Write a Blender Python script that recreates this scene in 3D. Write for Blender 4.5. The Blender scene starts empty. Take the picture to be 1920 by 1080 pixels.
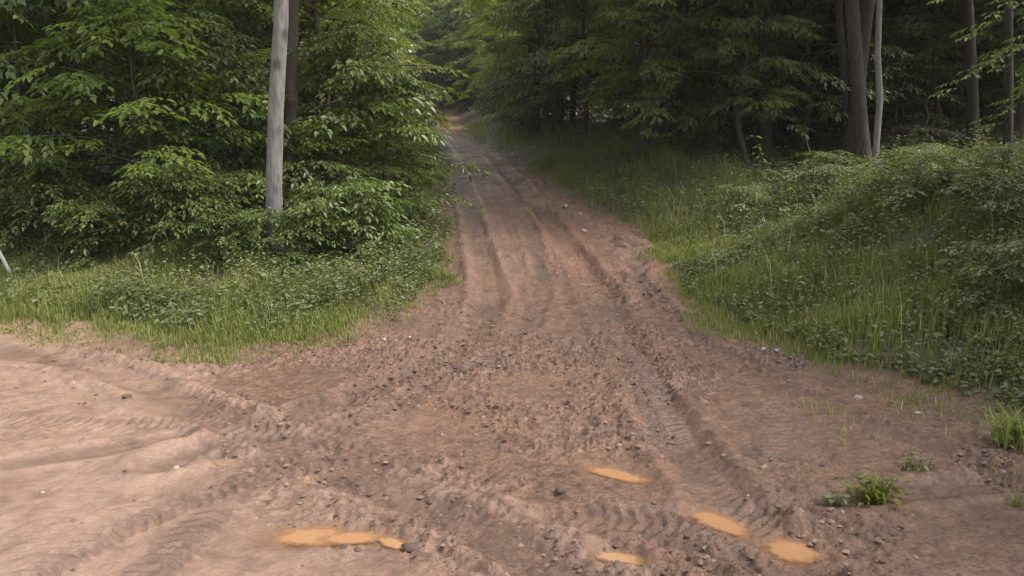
import bpy, math, random
import numpy as np
from mathutils import Vector
R = math.radians
C = bpy.context.scene.collection
sc = bpy.context.scene

# ------------------------------------------------------------------ camera, sky, sun
CAM_H = 2.2
F = 1507.0                      # focal length in pixels of the 1920 px wide photo
PITCH = math.atan(285 / F)
cd = bpy.data.cameras.new('camera'); cam = bpy.data.objects.new('camera', cd); C.objects.link(cam)
cam.location = (0, 0, CAM_H); cam.rotation_euler = (R(90) - PITCH, 0, 0)
cd.sensor_width = 36; cd.lens = F / 1920 * 36; cd.clip_end = 600; cd.clip_start = .05
sc.camera = cam
SUN_EL, SUN_AZ = R(54), R(102)       # azimuth clockwise from +Y
w = bpy.data.worlds.new('World'); sc.world = w; w.use_nodes = True
nt = w.node_tree; bg = nt.nodes['Background']
sky = nt.nodes.new('ShaderNodeTexSky'); sky.sky_type = 'NISHITA'; sky.sun_disc = False
sky.sun_elevation = SUN_EL; sky.sun_rotation = SUN_AZ; sky.dust_density = 4; sky.air_density = 1.5; sky.ozone_density = 1
hs = nt.nodes.new('ShaderNodeHueSaturation'); hs.inputs['Saturation'].default_value = .35
nt.links.new(sky.outputs[0], hs.inputs['Color']); nt.links.new(hs.outputs[0], bg.inputs['Color'])
bg.inputs['Strength'].default_value = .18
sd_ = bpy.data.lights.new('sun', 'SUN'); so = bpy.data.objects.new('sun', sd_); C.objects.link(so)
sd_.energy = 2.3; sd_.angle = R(9); sd_.color = (1, .94, .86)
dv = Vector((math.sin(SUN_AZ) * math.cos(SUN_EL), math.cos(SUN_AZ) * math.cos(SUN_EL), math.sin(SUN_EL)))
so.rotation_euler = dv.to_track_quat('Z', 'Y').to_euler()
sc.view_settings.view_transform = 'Standard'; sc.view_settings.look = 'None'
sc.view_settings.exposure = .98; sc.view_settings.gamma = 1
sc.cycles.max_bounces = 6; sc.cycles.diffuse_bounces = 3; sc.cycles.glossy_bounces = 2; sc.cycles.transmission_bounces = 3
sc.cycles.filter_width = 1.35
sc.render.film_transparent = False

# ------------------------------------------------------------------ numeric helpers
rng = np.random.default_rng(7)
_T = np.random.default_rng(3).random((256, 256))
def vnoise(x, y, seed=0):
    x = np.asarray(x, float) + seed * 17.31; y = np.asarray(y, float) + seed * 9.73
    xi = np.floor(x).astype(int); yi = np.floor(y).astype(int)
    fx = x - xi; fy = y - yi
    fx = fx * fx * (3 - 2 * fx); fy = fy * fy * (3 - 2 * fy)
    a = _T[xi & 255, yi & 255]; b = _T[(xi + 1) & 255, yi & 255]; c = _T[xi & 255, (yi + 1) & 255]; d = _T[(xi + 1) & 255, (yi + 1) & 255]
    return (a * (1 - fx) + b * fx) * (1 - fy) + (c * (1 - fx) + d * fx) * fy
def fbm(x, y, seed=0, o=4):
    s = 0; a = .5; t = 0
    for k in range(o):
        s = s + a * vnoise(x * 2 ** k, y * 2 ** k, seed + k); t += a; a *= .5
    return s / t
def sstep(a, b, x):
    t = np.clip((x - a) / (b - a), 0, 1); return t * t * (3 - 2 * t)
GY = np.array([-60, 8, 13.8, 17.6, 28, 45, 60, 75, 100, 160.]); GZ = np.array([0, 0, .42, .75, 1.45, 2.0, 2.7, 4.4, 6.5, 8.])
_yy = np.linspace(-80, 400, 4801); _zz = np.interp(_yy, GY, GZ)
_k = np.hanning(41); _k /= _k.sum(); _zz = np.convolve(np.pad(_zz, 20, 'edge'), _k, 'valid')
def g(y): return np.interp(y, _yy, _zz)
LEFT = [(-60, 15), (-20, 11.2), (-10, 9.6), (-5.68, 8.67), (-4.84, 8.32), (-3.86, 7.75), (-2.88, 7.76), (-1.99, 8.06), (-1.5, 9.1), (-1.08, 9.97), (-.98, 10.92), (-1.13, 13.89), (-1.35, 17.76), (-2.19, 27.44), (-4.26, 45.05), (-6.64, 61.87), (-7.9, 73), (-12, 90), (-30, 120)]
RIGHT = [(-27, 121), (-9.2, 90), (-5.4, 73), (-4.2, 61.87), (-2.25, 42), (.15, 26.53), (1.15, 19.48), (1.75, 15.88), (2.3, 13.5), (2.05, 10.65), (2.06, 9.18), (2.48, 8.24), (3.02, 7.31), (3.57, 6.25), (4.1, 5.8), (6, 4.9), (12, 2), (60, -16)]
POLY = np.array(LEFT + RIGHT + [(60, -60), (-60, -60)], float)
def plyd(x, y, P):
    """distance, arc length and side-offset to an open polyline"""
    P = np.array(P, float); best = np.full(x.shape, 1e9); S = np.zeros(x.shape); T = np.zeros(x.shape); acc = 0
    for a, b in zip(P[:-1], P[1:]):
        d = b - a; L = math.hypot(*d)
        t = np.clip(((x - a[0]) * d[0] + (y - a[1]) * d[1]) / (L * L), 0, 1)
        ex = x - a[0] - t * d[0]; ey = y - a[1] - t * d[1]; q = np.hypot(ex, ey); m = q < best
        best = np.where(m, q, best); S = np.where(m, acc + t * L, S); T = np.where(m, (d[0] * ey - d[1] * ex) / L, T); acc += L
    return best, S, T
def sdist(x, y):
    x = np.asarray(x, float); y = np.asarray(y, float)
    dl = plyd(x, y, LEFT)[0]; dr = plyd(x, y, RIGHT)[0]
    ins = np.zeros(x.shape, bool); n = len(POLY)
    for i in range(n):
        x0, y0 = POLY[i]; x1, y1 = POLY[(i + 1) % n]
        if y0 == y1: continue
        ins ^= ((y0 > y) != (y1 > y)) & (x < (x1 - x0) * (y - y0) / (y1 - y0) + x0)
    d = np.minimum(dl, dr); d = np.where(ins, -d, d)
    return d, (dr < dl)
def wob(x, y): return (fbm(x * 1.3, y * 1.3, 5, 3) - .5) * .75 * np.clip(y / 9, .6, 1)
def ground(x, y, full=False):
    x = np.asarray(x, float); y = np.asarray(y, float)
    d, right = sdist(x, y); sd = d + wob(x, y)
    o = np.clip(sd, 0, None)
    B = np.interp(y, [0, 4, 6, 10, 13, 17, 22, 30, 60, 120], [.9, .95, 1.05, 1.3, .95, .62, .5, .6, .9, 1.5])
    W = np.interp(y, [0, 8, 14, 22, 40], [4.6, 4.8, 4.2, 2.6, 3])
    zr = B * sstep(0, W, o)
    zl = .06 * sstep(0, .3, o) + .35 * sstep(.3, 6, o)
    zr = zr + .5 * sstep(6.8, 9.5, x) * sstep(14, 17, y)
    z = g(y) + np.where(right, zr, zl) + (fbm(x * .35, y * .35, 9, 3) - .5) * .5 * sstep(0, 3, o)
    return (z, sd, right) if full else z
def gz(x, y): return float(ground(np.array([x]), np.array([y]))[0])

def ray(px, py, D):
    """point on the photo's line of sight px,py that lies D metres ahead (world Y)"""
    a = (px - 960) / F; b = (540 - py) / F
    dy = math.cos(PITCH) + b * math.sin(PITCH); dz = -math.sin(PITCH) + b * math.cos(PITCH)
    t = D / dy
    return (a * t, D, CAM_H + dz * t)

# ------------------------------------------------------------------ object helpers
def mesh(name, V, faces=None, mats=(), fl=None, attrs=None, smooth=False, mi=None):
    """V (n,3); faces: array (m,k) or list of arrays of different k"""
    me = bpy.data.meshes.new(name)
    V = np.asarray(V, np.float32).reshape(-1, 3)
    fs = faces if isinstance(faces, list) else [faces]
    fs = [np.asarray(f, np.int32) for f in fs if len(f)]
    loops = np.concatenate([f.ravel() for f in fs]); tot = np.concatenate([np.full(len(f), f.shape[1], np.int32) for f in fs])
    start = np.concatenate([[0], np.cumsum(tot)[:-1]]).astype(np.int32)
    me.vertices.add(len(V)); me.vertices.foreach_set('co', V.ravel())
    me.loops.add(len(loops)); me.loops.foreach_set('vertex_index', loops)
    me.polygons.add(len(tot)); me.polygons.foreach_set('loop_start', start); me.polygons.foreach_set('loop_total', tot)
    if smooth: me.polygons.foreach_set('use_smooth', np.ones(len(tot), bool))
    for m in (mats if isinstance(mats, (list, tuple)) else [mats]): me.materials.append(m)
    if mi is not None: me.polygons.foreach_set('material_index', np.asarray(mi, np.int32))
    for k, v in (attrs or {}).items():
        a = me.attributes.new(k, 'FLOAT', 'POINT'); a.data.foreach_set('value', np.asarray(v, np.float32).ravel())
    me.update(calc_edges=True); me.validate()
    return me
def link(name, me, parent=None, loc=None):
    o = bpy.data.objects.new(name, me); C.objects.link(o)
    if parent is not None: o.parent = parent
    if loc is not None: o.location = loc
    return o
def tag(o, label=None, cat=None, group=None, kind=None):
    if label: o['label'] = label
    if cat: o['category'] = cat
    if group: o['group'] = group
    if kind: o['kind'] = kind
    return o

# ------------------------------------------------------------------ materials
def newmat(name):
    m = bpy.data.materials.new(name); m.use_nodes = True
    n = m.node_tree; p = n.nodes['Principled BSDF']; return m, n, p
def N(n, t, **kw):
    o = n.nodes.new(t)
    for k, v in kw.items():
        if k in o.inputs: o.inputs[k].default_value = v
        else: setattr(o, k, v)
    return o
def ramp(n, src, stops):
    r = n.nodes.new('ShaderNodeValToRGB'); e = r.color_ramp.elements
    while len(e) < len(stops): e.new(.5)
    for i, (p, c) in enumerate(stops):
        e[i].position = p; e[i].color = (*c, 1) if len(c) == 3 else c
    n.links.new(src, r.inputs[0]); return r
def mixc(n, f, a, b, mode='MIX'):
    m = n.nodes.new('ShaderNodeMix'); m.data_type = 'RGBA'; m.blend_type = mode
    for s, v in ((0, f), (6, a), (7, b)):
        if hasattr(v, 'is_linked'): n.links.new(v, m.inputs[s])
        elif isinstance(v, (int, float)): m.inputs[s].default_value = v
        else: m.inputs[s].default_value = (*v, 1)
    return m.outputs[2]
def leaf_mat(name, stops, trans=.35, rough=.42, hue=.02, spec=.5, tcol=(1.5, 1.7, .6)):
    m, n, p = newmat(name)
    at = N(n, 'ShaderNodeAttribute', attribute_name='v')
    r = ramp(n, at.outputs['Fac'], stops)
    oi = N(n, 'ShaderNodeObjectInfo')
    h = N(n, 'ShaderNodeHueSaturation')
    mr = N(n, 'ShaderNodeMapRange'); mr.inputs[3].default_value = .5 - hue; mr.inputs[4].default_value = .5 + hue
    n.links.new(oi.outputs['Random'], mr.inputs[0]); n.links.new(mr.outputs[0], h.inputs['Hue'])
    mr2 = N(n, 'ShaderNodeMapRange'); mr2.inputs[3].default_value = .8; mr2.inputs[4].default_value = 1.2
    n.links.new(oi.outputs['Random'], mr2.inputs[0]); n.links.new(mr2.outputs[0], h.inputs['Value'])
    n.links.new(r.outputs[0], h.inputs['Color']); n.links.new(h.outputs[0], p.inputs['Base Color'])
    p.inputs['Roughness'].default_value = rough; p.inputs['Specular IOR Level'].default_value = spec
    t = N(n, 'ShaderNodeBsdfTranslucent')
    n.links.new(mixc(n, 1.0, h.outputs[0], tcol, 'MULTIPLY'), t.inputs['Color'])
    mx = N(n, 'ShaderNodeMixShader'); mx.inputs[0].default_value = trans
    n.links.new(p.outputs[0], mx.inputs[1]); n.links.new(t.outputs[0], mx.inputs[2])
    n.links.new(mx.outputs[0], n.nodes['Material Output'].inputs['Surface'])
    return m
LEAF = leaf_mat('broad_leaf', [(0, (.052, .072, .022)), (.5, (.092, .118, .034)), (.85, (.145, .172, .046)), (1, (.21, .23, .06))])
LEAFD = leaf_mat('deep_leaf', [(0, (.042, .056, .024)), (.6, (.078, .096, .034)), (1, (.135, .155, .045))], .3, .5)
LEAFY = leaf_mat('bright_leaf', [(0, (.080, .100, .024)), (.6, (.145, .170, .036)), (1, (.235, .25, .05))], .52)  # light yellow-green; on shaded far trees it stands in for missing light
WEED = leaf_mat('weed_leaf', [(0, (.070, .084, .038)), (.5, (.135, .152, .064)), (.88, (.19, .21, .085)), (1, (.32, .29, .17))], .3, .6, 0)
GRASS = leaf_mat('grass_blade', [(0, (.105, .12, .038)), (.6, (.17, .19, .058)), (.9, (.23, .24, .08)), (1, (.38, .32, .18))], .4, .6, 0)
def bark_mat(name, a, b, knots=0, scale=6):
    m, n, p = newmat(name)
    tc = N(n, 'ShaderNodeTexCoord'); mp = N(n, 'ShaderNodeMapping'); mp.inputs['Scale'].default_value = (scale, scale, scale * .22)
    n.links.new(tc.outputs['Object'], mp.inputs[0])
    no = N(n, 'ShaderNodeTexNoise', Scale=2.5, Detail=8, Roughness=.65); n.links.new(mp.outputs[0], no.inputs['Vector'])
    r = ramp(n, no.outputs['Fac'], [(.3, a), (.7, b)]); col = r.outputs[0]
    if knots:
        mp2 = N(n, 'ShaderNodeMapping'); mp2.inputs['Scale'].default_value = (3, 3, 2.2); n.links.new(tc.outputs['Object'], mp2.inputs[0])
        vo = N(n, 'ShaderNodeTexVoronoi', Scale=1.0); n.links.new(mp2.outputs[0], vo.inputs['Vector'])
        rk = ramp(n, vo.outputs['Distance'], [(.10, (1, 1, 1)), (.24, (0, 0, 0))])
        col = mixc(n, rk.outputs[0], col, (.055, .05, .045))
        n2 = N(n, 'ShaderNodeTexNoise', Scale=1.2, Detail=3); n.links.new(tc.outputs['Object'], n2.inputs['Vector'])
        r2 = ramp(n, n2.outputs['Fac'], [(.45, (0, 0, 0)), (.7, (.6, .6, .6))]); col = mixc(n, r2.outputs[0], col, (.17, .17, .14))
    n.links.new(col, p.inputs['Base Color']); p.inputs['Roughness'].default_value = .9; p.inputs['Specular IOR Level'].default_value = .18
    bu = N(n, 'ShaderNodeBump', Strength=.9, Distance=.035); n.links.new(no.outputs['Fac'], bu.inputs['Height']); n.links.new(bu.outputs[0], p.inputs['Normal'])
    return m
BPALE = bark_mat('pale_bark', (.10, .092, .086), (.27, .252, .24), 1)
BDARK = bark_mat('dark_bark', (.045, .037, .03), (.095, .077, .062))
BGREY = bark_mat('grey_bark', (.036, .030, .026), (.085, .071, .06))
BBLACK = bark_mat('blackish_bark', (.022, .019, .016), (.05, .041, .034))

def ground_mat():
    m, n, p = newmat('earth')
    tc = N(n, 'ShaderNodeTexCoord')
    def noise(s, d=6, r=.6, dist=0.):
        o = N(n, 'ShaderNodeTexNoise', Scale=s, Detail=d, Roughness=r, Distortion=dist); n.links.new(tc.outputs['Object'], o.inputs['Vector']); return o.outputs['Fac']
    def attr(k): return N(n, 'ShaderNodeAttribute', attribute_name=k).outputs['Fac']
    n1 = noise(1.1, 5); n2 = noise(9, 8, .7, .4); n3 = noise(45, 6, .7)
    c = ramp(n, n2, [(.30, (.056, .029, .019)), (.45, (.130, .069, .045)), (.66, (.228, .131, .090))]).outputs[0]
    c = mixc(n, ramp(n, n1, [(.42, (0, 0, 0)), (.66, (.55, .55, .55))]).outputs[0], c, (.165, .088, .050))
    c = mixc(n, ramp(n, n3, [(.42, (.95, .95, .95)), (.49, (0, 0, 0))]).outputs[0], c, (.062, .037, .027))  # dark specks: small crumb shadows painted into the mud colour
    n5 = noise(150, 4, .75)
    c = mixc(n, attr('pack'), c, ramp(n, n2, [(.3, (.21, .130, .096)), (.7, (.32, .208, .157))]).outputs[0])
    c = mixc(n, attr('red'), c, ramp(n, n3, [(.35, (.14, .062, .034)), (.7, (.26, .128, .077))]).outputs[0])
    c = mixc(n, attr('wet'), c, ramp(n, n2, [(.3, (.065, .039, .028)), (.7, (.11, .067, .048))]).outputs[0])
    gr = ramp(n, n5, [(.34, (.35, .32, .30)), (.47, (1, 1, 1)), (.62, (1.22, 1.2, 1.17))]).outputs[0]; c = mixc(n, .8, c, gr, 'MULTIPLY')
    pt = ramp(n, noise(2.6, 7, .75, 1.2), [(.36, (.72, .68, .66)), (.5, (1, 1, 1)), (.64, (1.16, 1.13, 1.1))]).outputs[0]; c = mixc(n, 1.0, c, pt, 'MULTIPLY')
    c = mixc(n, attr('silt'), c, (.17, .092, .053))
    soil = ramp(n, n3, [(.35, (.035, .028, .018)), (.6, (.075, .055, .032)), (.75, (.12, .085, .05))]).outputs[0]
    c = mixc(n, attr('veg'), c, soil)
    n.links.new(c, p.inputs['Base Color'])
    rr = ramp(n, n1, [(.35, (.40, .40, .40)), (.65, (.8, .8, .8))]).outputs[0]
    ml = N(n, 'ShaderNodeMix'); ml.data_type = 'FLOAT'; n.links.new(attr('silt'), ml.inputs[0]); n.links.new(rr, ml.inputs[2]); ml.inputs[3].default_value = .2
    m2 = N(n, 'ShaderNodeMix'); m2.data_type = 'FLOAT'; n.links.new(attr('pack'), m2.inputs[0]); n.links.new(ml.outputs[0], m2.inputs[2]); m2.inputs[3].default_value = .38; n.links.new(m2.outputs[0], p.inputs['Roughness']); p.inputs['Specular IOR Level'].default_value = .5
    b1 = N(n, 'ShaderNodeBump', Strength=.7, Distance=.018); n.links.new(n2, b1.inputs['Height'])
    b2 = N(n, 'ShaderNodeBump', Strength=.9, Distance=.010); n.links.new(n3, b2.inputs['Height']); n.links.new(b1.outputs[0], b2.inputs['Normal'])
    n.links.new(b2.outputs[0], p.inputs['Normal'])
    return m

# ------------------------------------------------------------------ the ground sheet
PUD = [  # x, y, half-length, half-width, turn
    (-1.13, 4.20, .20, .10, 0), (-.90, 4.18, .15, .07, 4), (-.66, 4.12, .10, .045, -35), (1.21, 4.36, .20, .09, -48), (1.53, 4.03, .14, .12, -25), (.70, 5.03, .20, .075, -32), (.57, 3.95, .12, .06, -20)]
RUTS = [  # polyline, depth, half width
    ([(-9, 9.2), (-6, 8.3), (-3.92, 7.49), (-2.71, 6.39), (-1.82, 5.66), (-.9, 4.91), (-.18, 4.27), (.27, 3.75), (1.6, 1.5)], .035, .17),
    ([(-9, 8.5), (-6, 7.6), (-3.4, 6.6), (-2.2, 5.9), (-1.3, 5.5), (-.2, 4.9), (.6, 4.4), (1.9, 3.2)], .018, .12),
    ([(-6.9, 63), (-4.9, 52), (-3.1, 38), (-1.98, 27.44), (-.94, 17.76), (-.47, 12.62), (-.27, 10.1), (-.5, 8.4), (-1.3, 6.6), (-2.4, 5.2)], .048, .18),
    ([(-5.2, 63), (-3.4, 52), (-1.6, 38), (-.34, 25.66), (.57, 17.06), (1.01, 12.62), (1.16, 10.1), (1.22, 7.69), (1.2, 6.13), (1.32, 4.2), (1.7, 2)], .055, .18),
    ([(.1, 20), (.3, 15), (.45, 11), (.2, 9), (-.4, 7.4), (-1.6, 6.2), (-3.4, 5.2)], .022, .12),
    ([(1.9, 13), (1.75, 10), (1.9, 8.4), (2.6, 6.4), (3.6, 4.4)], .025, .14),
    ([(3.6, 5.0), (2.3, 4.7), (1.2, 4.34), (.4, 4.35), (-.6, 4.55), (-2, 5.3)], .03, .12)]
TREAD = [([(1.05, 8.6), (1.22, 7.49), (1.2, 6.13), (1.17, 5.36), (1.26, 4.68), (1.4, 4.1), (1.6, 3)], .17, .017),
         ([(-1.95, 3.2), (-1.82, 3.97), (-1.72, 5.09), (-1.32, 5.9), (-.7, 6.9)], .14, .010),
         ([(-.5, 4.85), (.13, 4.5), (.98, 4.30), (1.7, 3.85)], .13, .013),
         ([(-4.3, 6.1), (-3.2, 5.95), (-2.1, 5.9), (-1.2, 5.75)], .13, .010),
         ([(.45, 10.5), (.1, 8.9), (-.5, 7.5), (-1.7, 6.3)], .15, .010),
         ([(1.9, 8.2), (2.1, 7.0), (2.05, 6), (1.7, 5.2)], .15, .012), ([(-2.6, 3.3), (-2.25, 4.2), (-1.75, 4.9), (-1.0, 5.35)], .13, .010)]
def axis(parts):
    out = []
    for a, b, n_ in parts: out.append(np.linspace(a, b, n_, endpoint=False))
    out.append([parts[-1][1]]); return np.concatenate(out)
def geo(a, b, s0, r):
    out = [a]; s = s0
    while out[-1] < b: out.append(out[-1] + s); s *= r
    return np.array(out)
xd = axis([(-4.2, 4.2, 600)]); xr = geo(4.2, 260, .016, 1.022)[1:]
xs = np.concatenate([-xr[::-1], xd, xr])
yd = axis([(3.3, 8.0, 330)]); yf = geo(8.0, 300, .016, 1.0085)[1:]; yb = geo(0, 80, .05, 1.12)[1:]
ys = np.concatenate([3.3 - yb[::-1], yd, yf])
X, Y = np.meshgrid(xs, ys)
Z, SD, RT = ground(X, Y, True)
mud = 1 - sstep(-.12, .06, SD)
near = 1 - sstep(14, 40, Y)
pack = sstep(.1, 1.0, (-X - 1.1) * .55 + (6.6 - Y) * .25 + (fbm(X * .8, Y * .8, 31) - .5) * 1.6) * (1 - sstep(7.0, 8.6, Y))
pack = np.maximum(pack, sstep(-3.4, -5.2, X) * (Y < 12))
rough = (1 - .82 * pack) * (.35 + 1.3 * sstep(.38, .62, fbm(X * .9, Y * .9, 12, 3)))
cl = 1 - np.abs(2 * fbm(X * 9, Y * 9, 21, 4) - 1) * 2
lum = fbm(X * 21, Y * 21, 41, 3); fin = vnoise(X * 55, Y * 55, 43)
dz = rough * (.016 * (cl - .5) + .020 * (sstep(.48, .70, lum) - .3) + .014 * (fin - .5)) + .05 * (fbm(X * .7, Y * .7, 51, 3) - .5)
d3, S3, T3 = plyd(X, Y, RUTS[3][0]); d0, S0, T0 = plyd(X, Y, RUTS[0][0])
sA = fbm(S3 * .5, T3 * 9, 111, 3); sB = fbm(S0 * .6, T0 * 11, 113, 3); wA = sstep(7.5, 10, Y); wB = (1 - sstep(.35, .75, d0)) * (1 - wA)
dz += wA * (sA - .5) * .05 + wB * (sB - .5) * .045; dz *= (1 - .45 * wA)
rdg = (np.exp(-((d0 - .24) / .028) ** 2) + np.exp(-((d0 - .36) / .03) ** 2)) * (Y < 9) * sstep(.35, .55, fbm(S0 * 1.2, T0 * 6, 117, 2))
streak = 2.2 * rdg + sstep(.5, .68, sA) * wA * .8 + sstep(.48, .66, sB) * wB * .8
silt = np.zeros_like(X); wet = np.zeros_like(X); red = np.zeros_like(X)
band = np.exp(-(d0 / .19) ** 6) * (Y < 9); dz *= 1 - .6 * band; wet = np.maximum(wet, .5 * band * sstep(.3, .5, fbm(S0 * .9, T0 * 3, 119, 2)))
for P, dp, hw in RUTS:
    d, S, T = plyd(X, Y, P); d = d + (fbm(S * 2.2, T, 61, 2) - .5) * .08
    m_ = .45 + .9 * fbm(S * .8, S * 0, 63, 2)
    dz += m_ * dp * (-np.exp(-(d / hw) ** 4) + .75 * np.exp(-((d - hw * 1.55) / (hw * .45)) ** 2))
    wet = np.maximum(wet, (.45 + .4 * sstep(8, 10, Y)) * np.exp(-(d / hw) ** 4) * sstep(.35, .55, fbm(S * .6, T * 0, 65, 2)))
for P, hw, A in TREAD:
    d, S, T = plyd(X, Y, P); m_ = (1 - sstep(hw * .8, hw * 1.1, d)) * sstep(.28, .42, fbm(X * 1.7, Y * 1.7, 71, 2))
    dz = dz * (1 - .6 * m_) + m_ * A * (.3 + 1.5 * vnoise(X * 7, Y * 7, 73)) * (np.clip(np.sin(2 * math.pi * (S / .085 + np.abs(T) * 4.5 + .8 * fbm(X * 3, Y * 3, 75, 2))) * 5, -1, 1) * .8)
    wet = np.maximum(wet, .3 * m_)
d, S, T = plyd(X, Y, RUTS[3][0]); red = np.exp(-((d + (fbm(X, Y, 81) - .5) * .4) / .42) ** 2) * sstep(10, 15, Y) * .9
red = np.maximum(red, sstep(52, 62, Y) * .7)
d2, S2, T2 = plyd(X, Y, RUTS[2][0]); pack2 = np.exp(-((d2 - .22) / .10) ** 2) * sstep(9, 12, Y) * .55
wet = np.maximum(wet, sstep(-.55, -.12, SD) * .55 * sstep(.4, .55, fbm(X * 1.3, Y * 1.3, 91)) * (Y > 6) * (X > -2))
wet = np.maximum(wet, .30 * sstep(.50, .64, fbm(X * .8, Y * .8, 95, 3)) * (1 - pack))
for x0, y0, a, b, t in PUD:
    c, s = math.cos(R(t)), math.sin(R(t)); u = (X - x0) * c + (Y - y0) * s; v = -(X - x0) * s + (Y - y0) * c
    q = np.sqrt((u / a) ** 2 + (v / b) ** 2) + (fbm(X * 9, Y * 9, 99, 3) - .5) * .9
    f_ = 1 - sstep(.6, 2.0, q); dz = dz * (1 - f_) - .034 * f_
    f2 = 1 - sstep(1.0, 2.3, q); wet *= (1 - f2); silt = np.maximum(silt, f2 * .85)
ero = np.exp(-((SD + .35) / .4) ** 2) * RT * sstep(8, 11, Y) * (1 - sstep(30, 36, Y)); dz += ero * (.16 * (1 - np.abs(2 * fbm(X * 1.8, Y * 1.8, 121, 4) - 1) * 2) - .04)
red = np.maximum(red, ero * .55 * sstep(.4, .6, fbm(X, Y, 123)))
vegm = sstep(.1, .9, SD + .5 * (fbm(X * 3, Y * 3, 125, 3) - .5))
# bare cut in the bank at the right of the track
cut = np.exp(-((X - 1.9) / .8) ** 2 - ((Y - 22.5) / 2.2) ** 2); red = np.maximum(red, cut * .8); vegm = vegm * (1 - sstep(.35, .7, cut))
Zg = Z + dz * mud * near + (1 - mud) * near * .05 * (fbm(X * 4, Y * 4, 15) - .5)
ny, nx = X.shape; idx = np.arange(nx * ny).reshape(ny, nx)
fq = np.stack([idx[:-1, :-1], idx[:-1, 1:], idx[1:, 1:], idx[1:, :-1]], -1).reshape(-1, 4)
gm = mesh('ground', np.stack([X, Y, Zg], -1), fq, ground_mat(), attrs=dict(pack=np.clip(np.maximum(np.maximum(pack, pack2), streak * .28), 0, 1), red=red, wet=wet, silt=silt, veg=vegm), smooth=True)
tag(link('ground', gm), kind='structure')
def gmicro(x, y):
    i = np.clip(np.searchsorted(ys, y), 0, ny - 1); j = np.clip(np.searchsorted(xs, x), 0, nx - 1); return Zg[i, j]

# puddles: level sheets of opaque muddy water in the hollows
mw, n_, p_ = newmat('muddy_water'); p_.inputs['Base Color'].default_value = (.34, .185, .095, 1); p_.inputs['Roughness'].default_value = .04; p_.inputs['Specular IOR Level'].default_value = .5
wa = N(n_, 'ShaderNodeAttribute', attribute_name='shore'); wt = N(n_, 'ShaderNodeTexCoord'); wn = N(n_, 'ShaderNodeTexNoise', Scale=22, Detail=5); n_.links.new(wt.outputs['Object'], wn.inputs['Vector'])
ad = N(n_, 'ShaderNodeMath', operation='MULTIPLY_ADD'); n_.links.new(wn.outputs['Fac'], ad.inputs[0]); ad.inputs[1].default_value = .7; n_.links.new(wa.outputs['Fac'], ad.inputs[2])
n_.links.new(ramp(n_, ad.outputs[0], [(.36, (0, 0, 0)), (.99, (1, 1, 1))]).outputs[0], p_.inputs['Alpha'])
for k, (x0, y0, a, b, t) in enumerate(PUD):   # thin at the shore, where the mud shows through the water
    th = np.linspace(0, 2 * math.pi, 48, endpoint=False); q_ = np.random.default_rng(k).random(48); rr = 1.3 + .5 * ((q_ + np.roll(q_, 1) + np.roll(q_, 2) + np.roll(q_, 3)) / 4 - .5)
    c, s = math.cos(R(t)), math.sin(R(t)); V = [[[0, 0, 0]]]; A = [[1.]]
    for f_ in (.35, .6, .8, 1.):
        u = a * rr * np.cos(th) * f_; v = b * rr * np.sin(th) * f_; V.append(np.stack([u * c - v * s, u * s + v * c, 0 * u], -1)); A.append(np.full(48, min(1, (1 - f_) * 1.35)))
    i = np.arange(48); j = (i + 1) % 48
    me = mesh('puddle', np.concatenate(V), [np.stack([0 * i, i + 1, j + 1], -1), np.concatenate([np.stack([q * 48 + i + 1, q * 48 + i + 49, q * 48 + j + 49, q * 48 + j + 1], -1) for q in range(3)])], mw, attrs=dict(shore=np.concatenate(A)))
    tag(link('puddle', me, loc=(x0, y0, float(g(y0)) - .022 + k * .001)), kind='structure')

ORD = ['nearest', 'second nearest', 'third nearest', 'fourth nearest', 'fifth nearest', 'sixth nearest', 'seventh nearest', 'eighth nearest', 'ninth nearest', 'tenth nearest', 'eleventh nearest', 'twelfth nearest'] + ['%dth nearest' % i for i in range(13, 40)]
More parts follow.
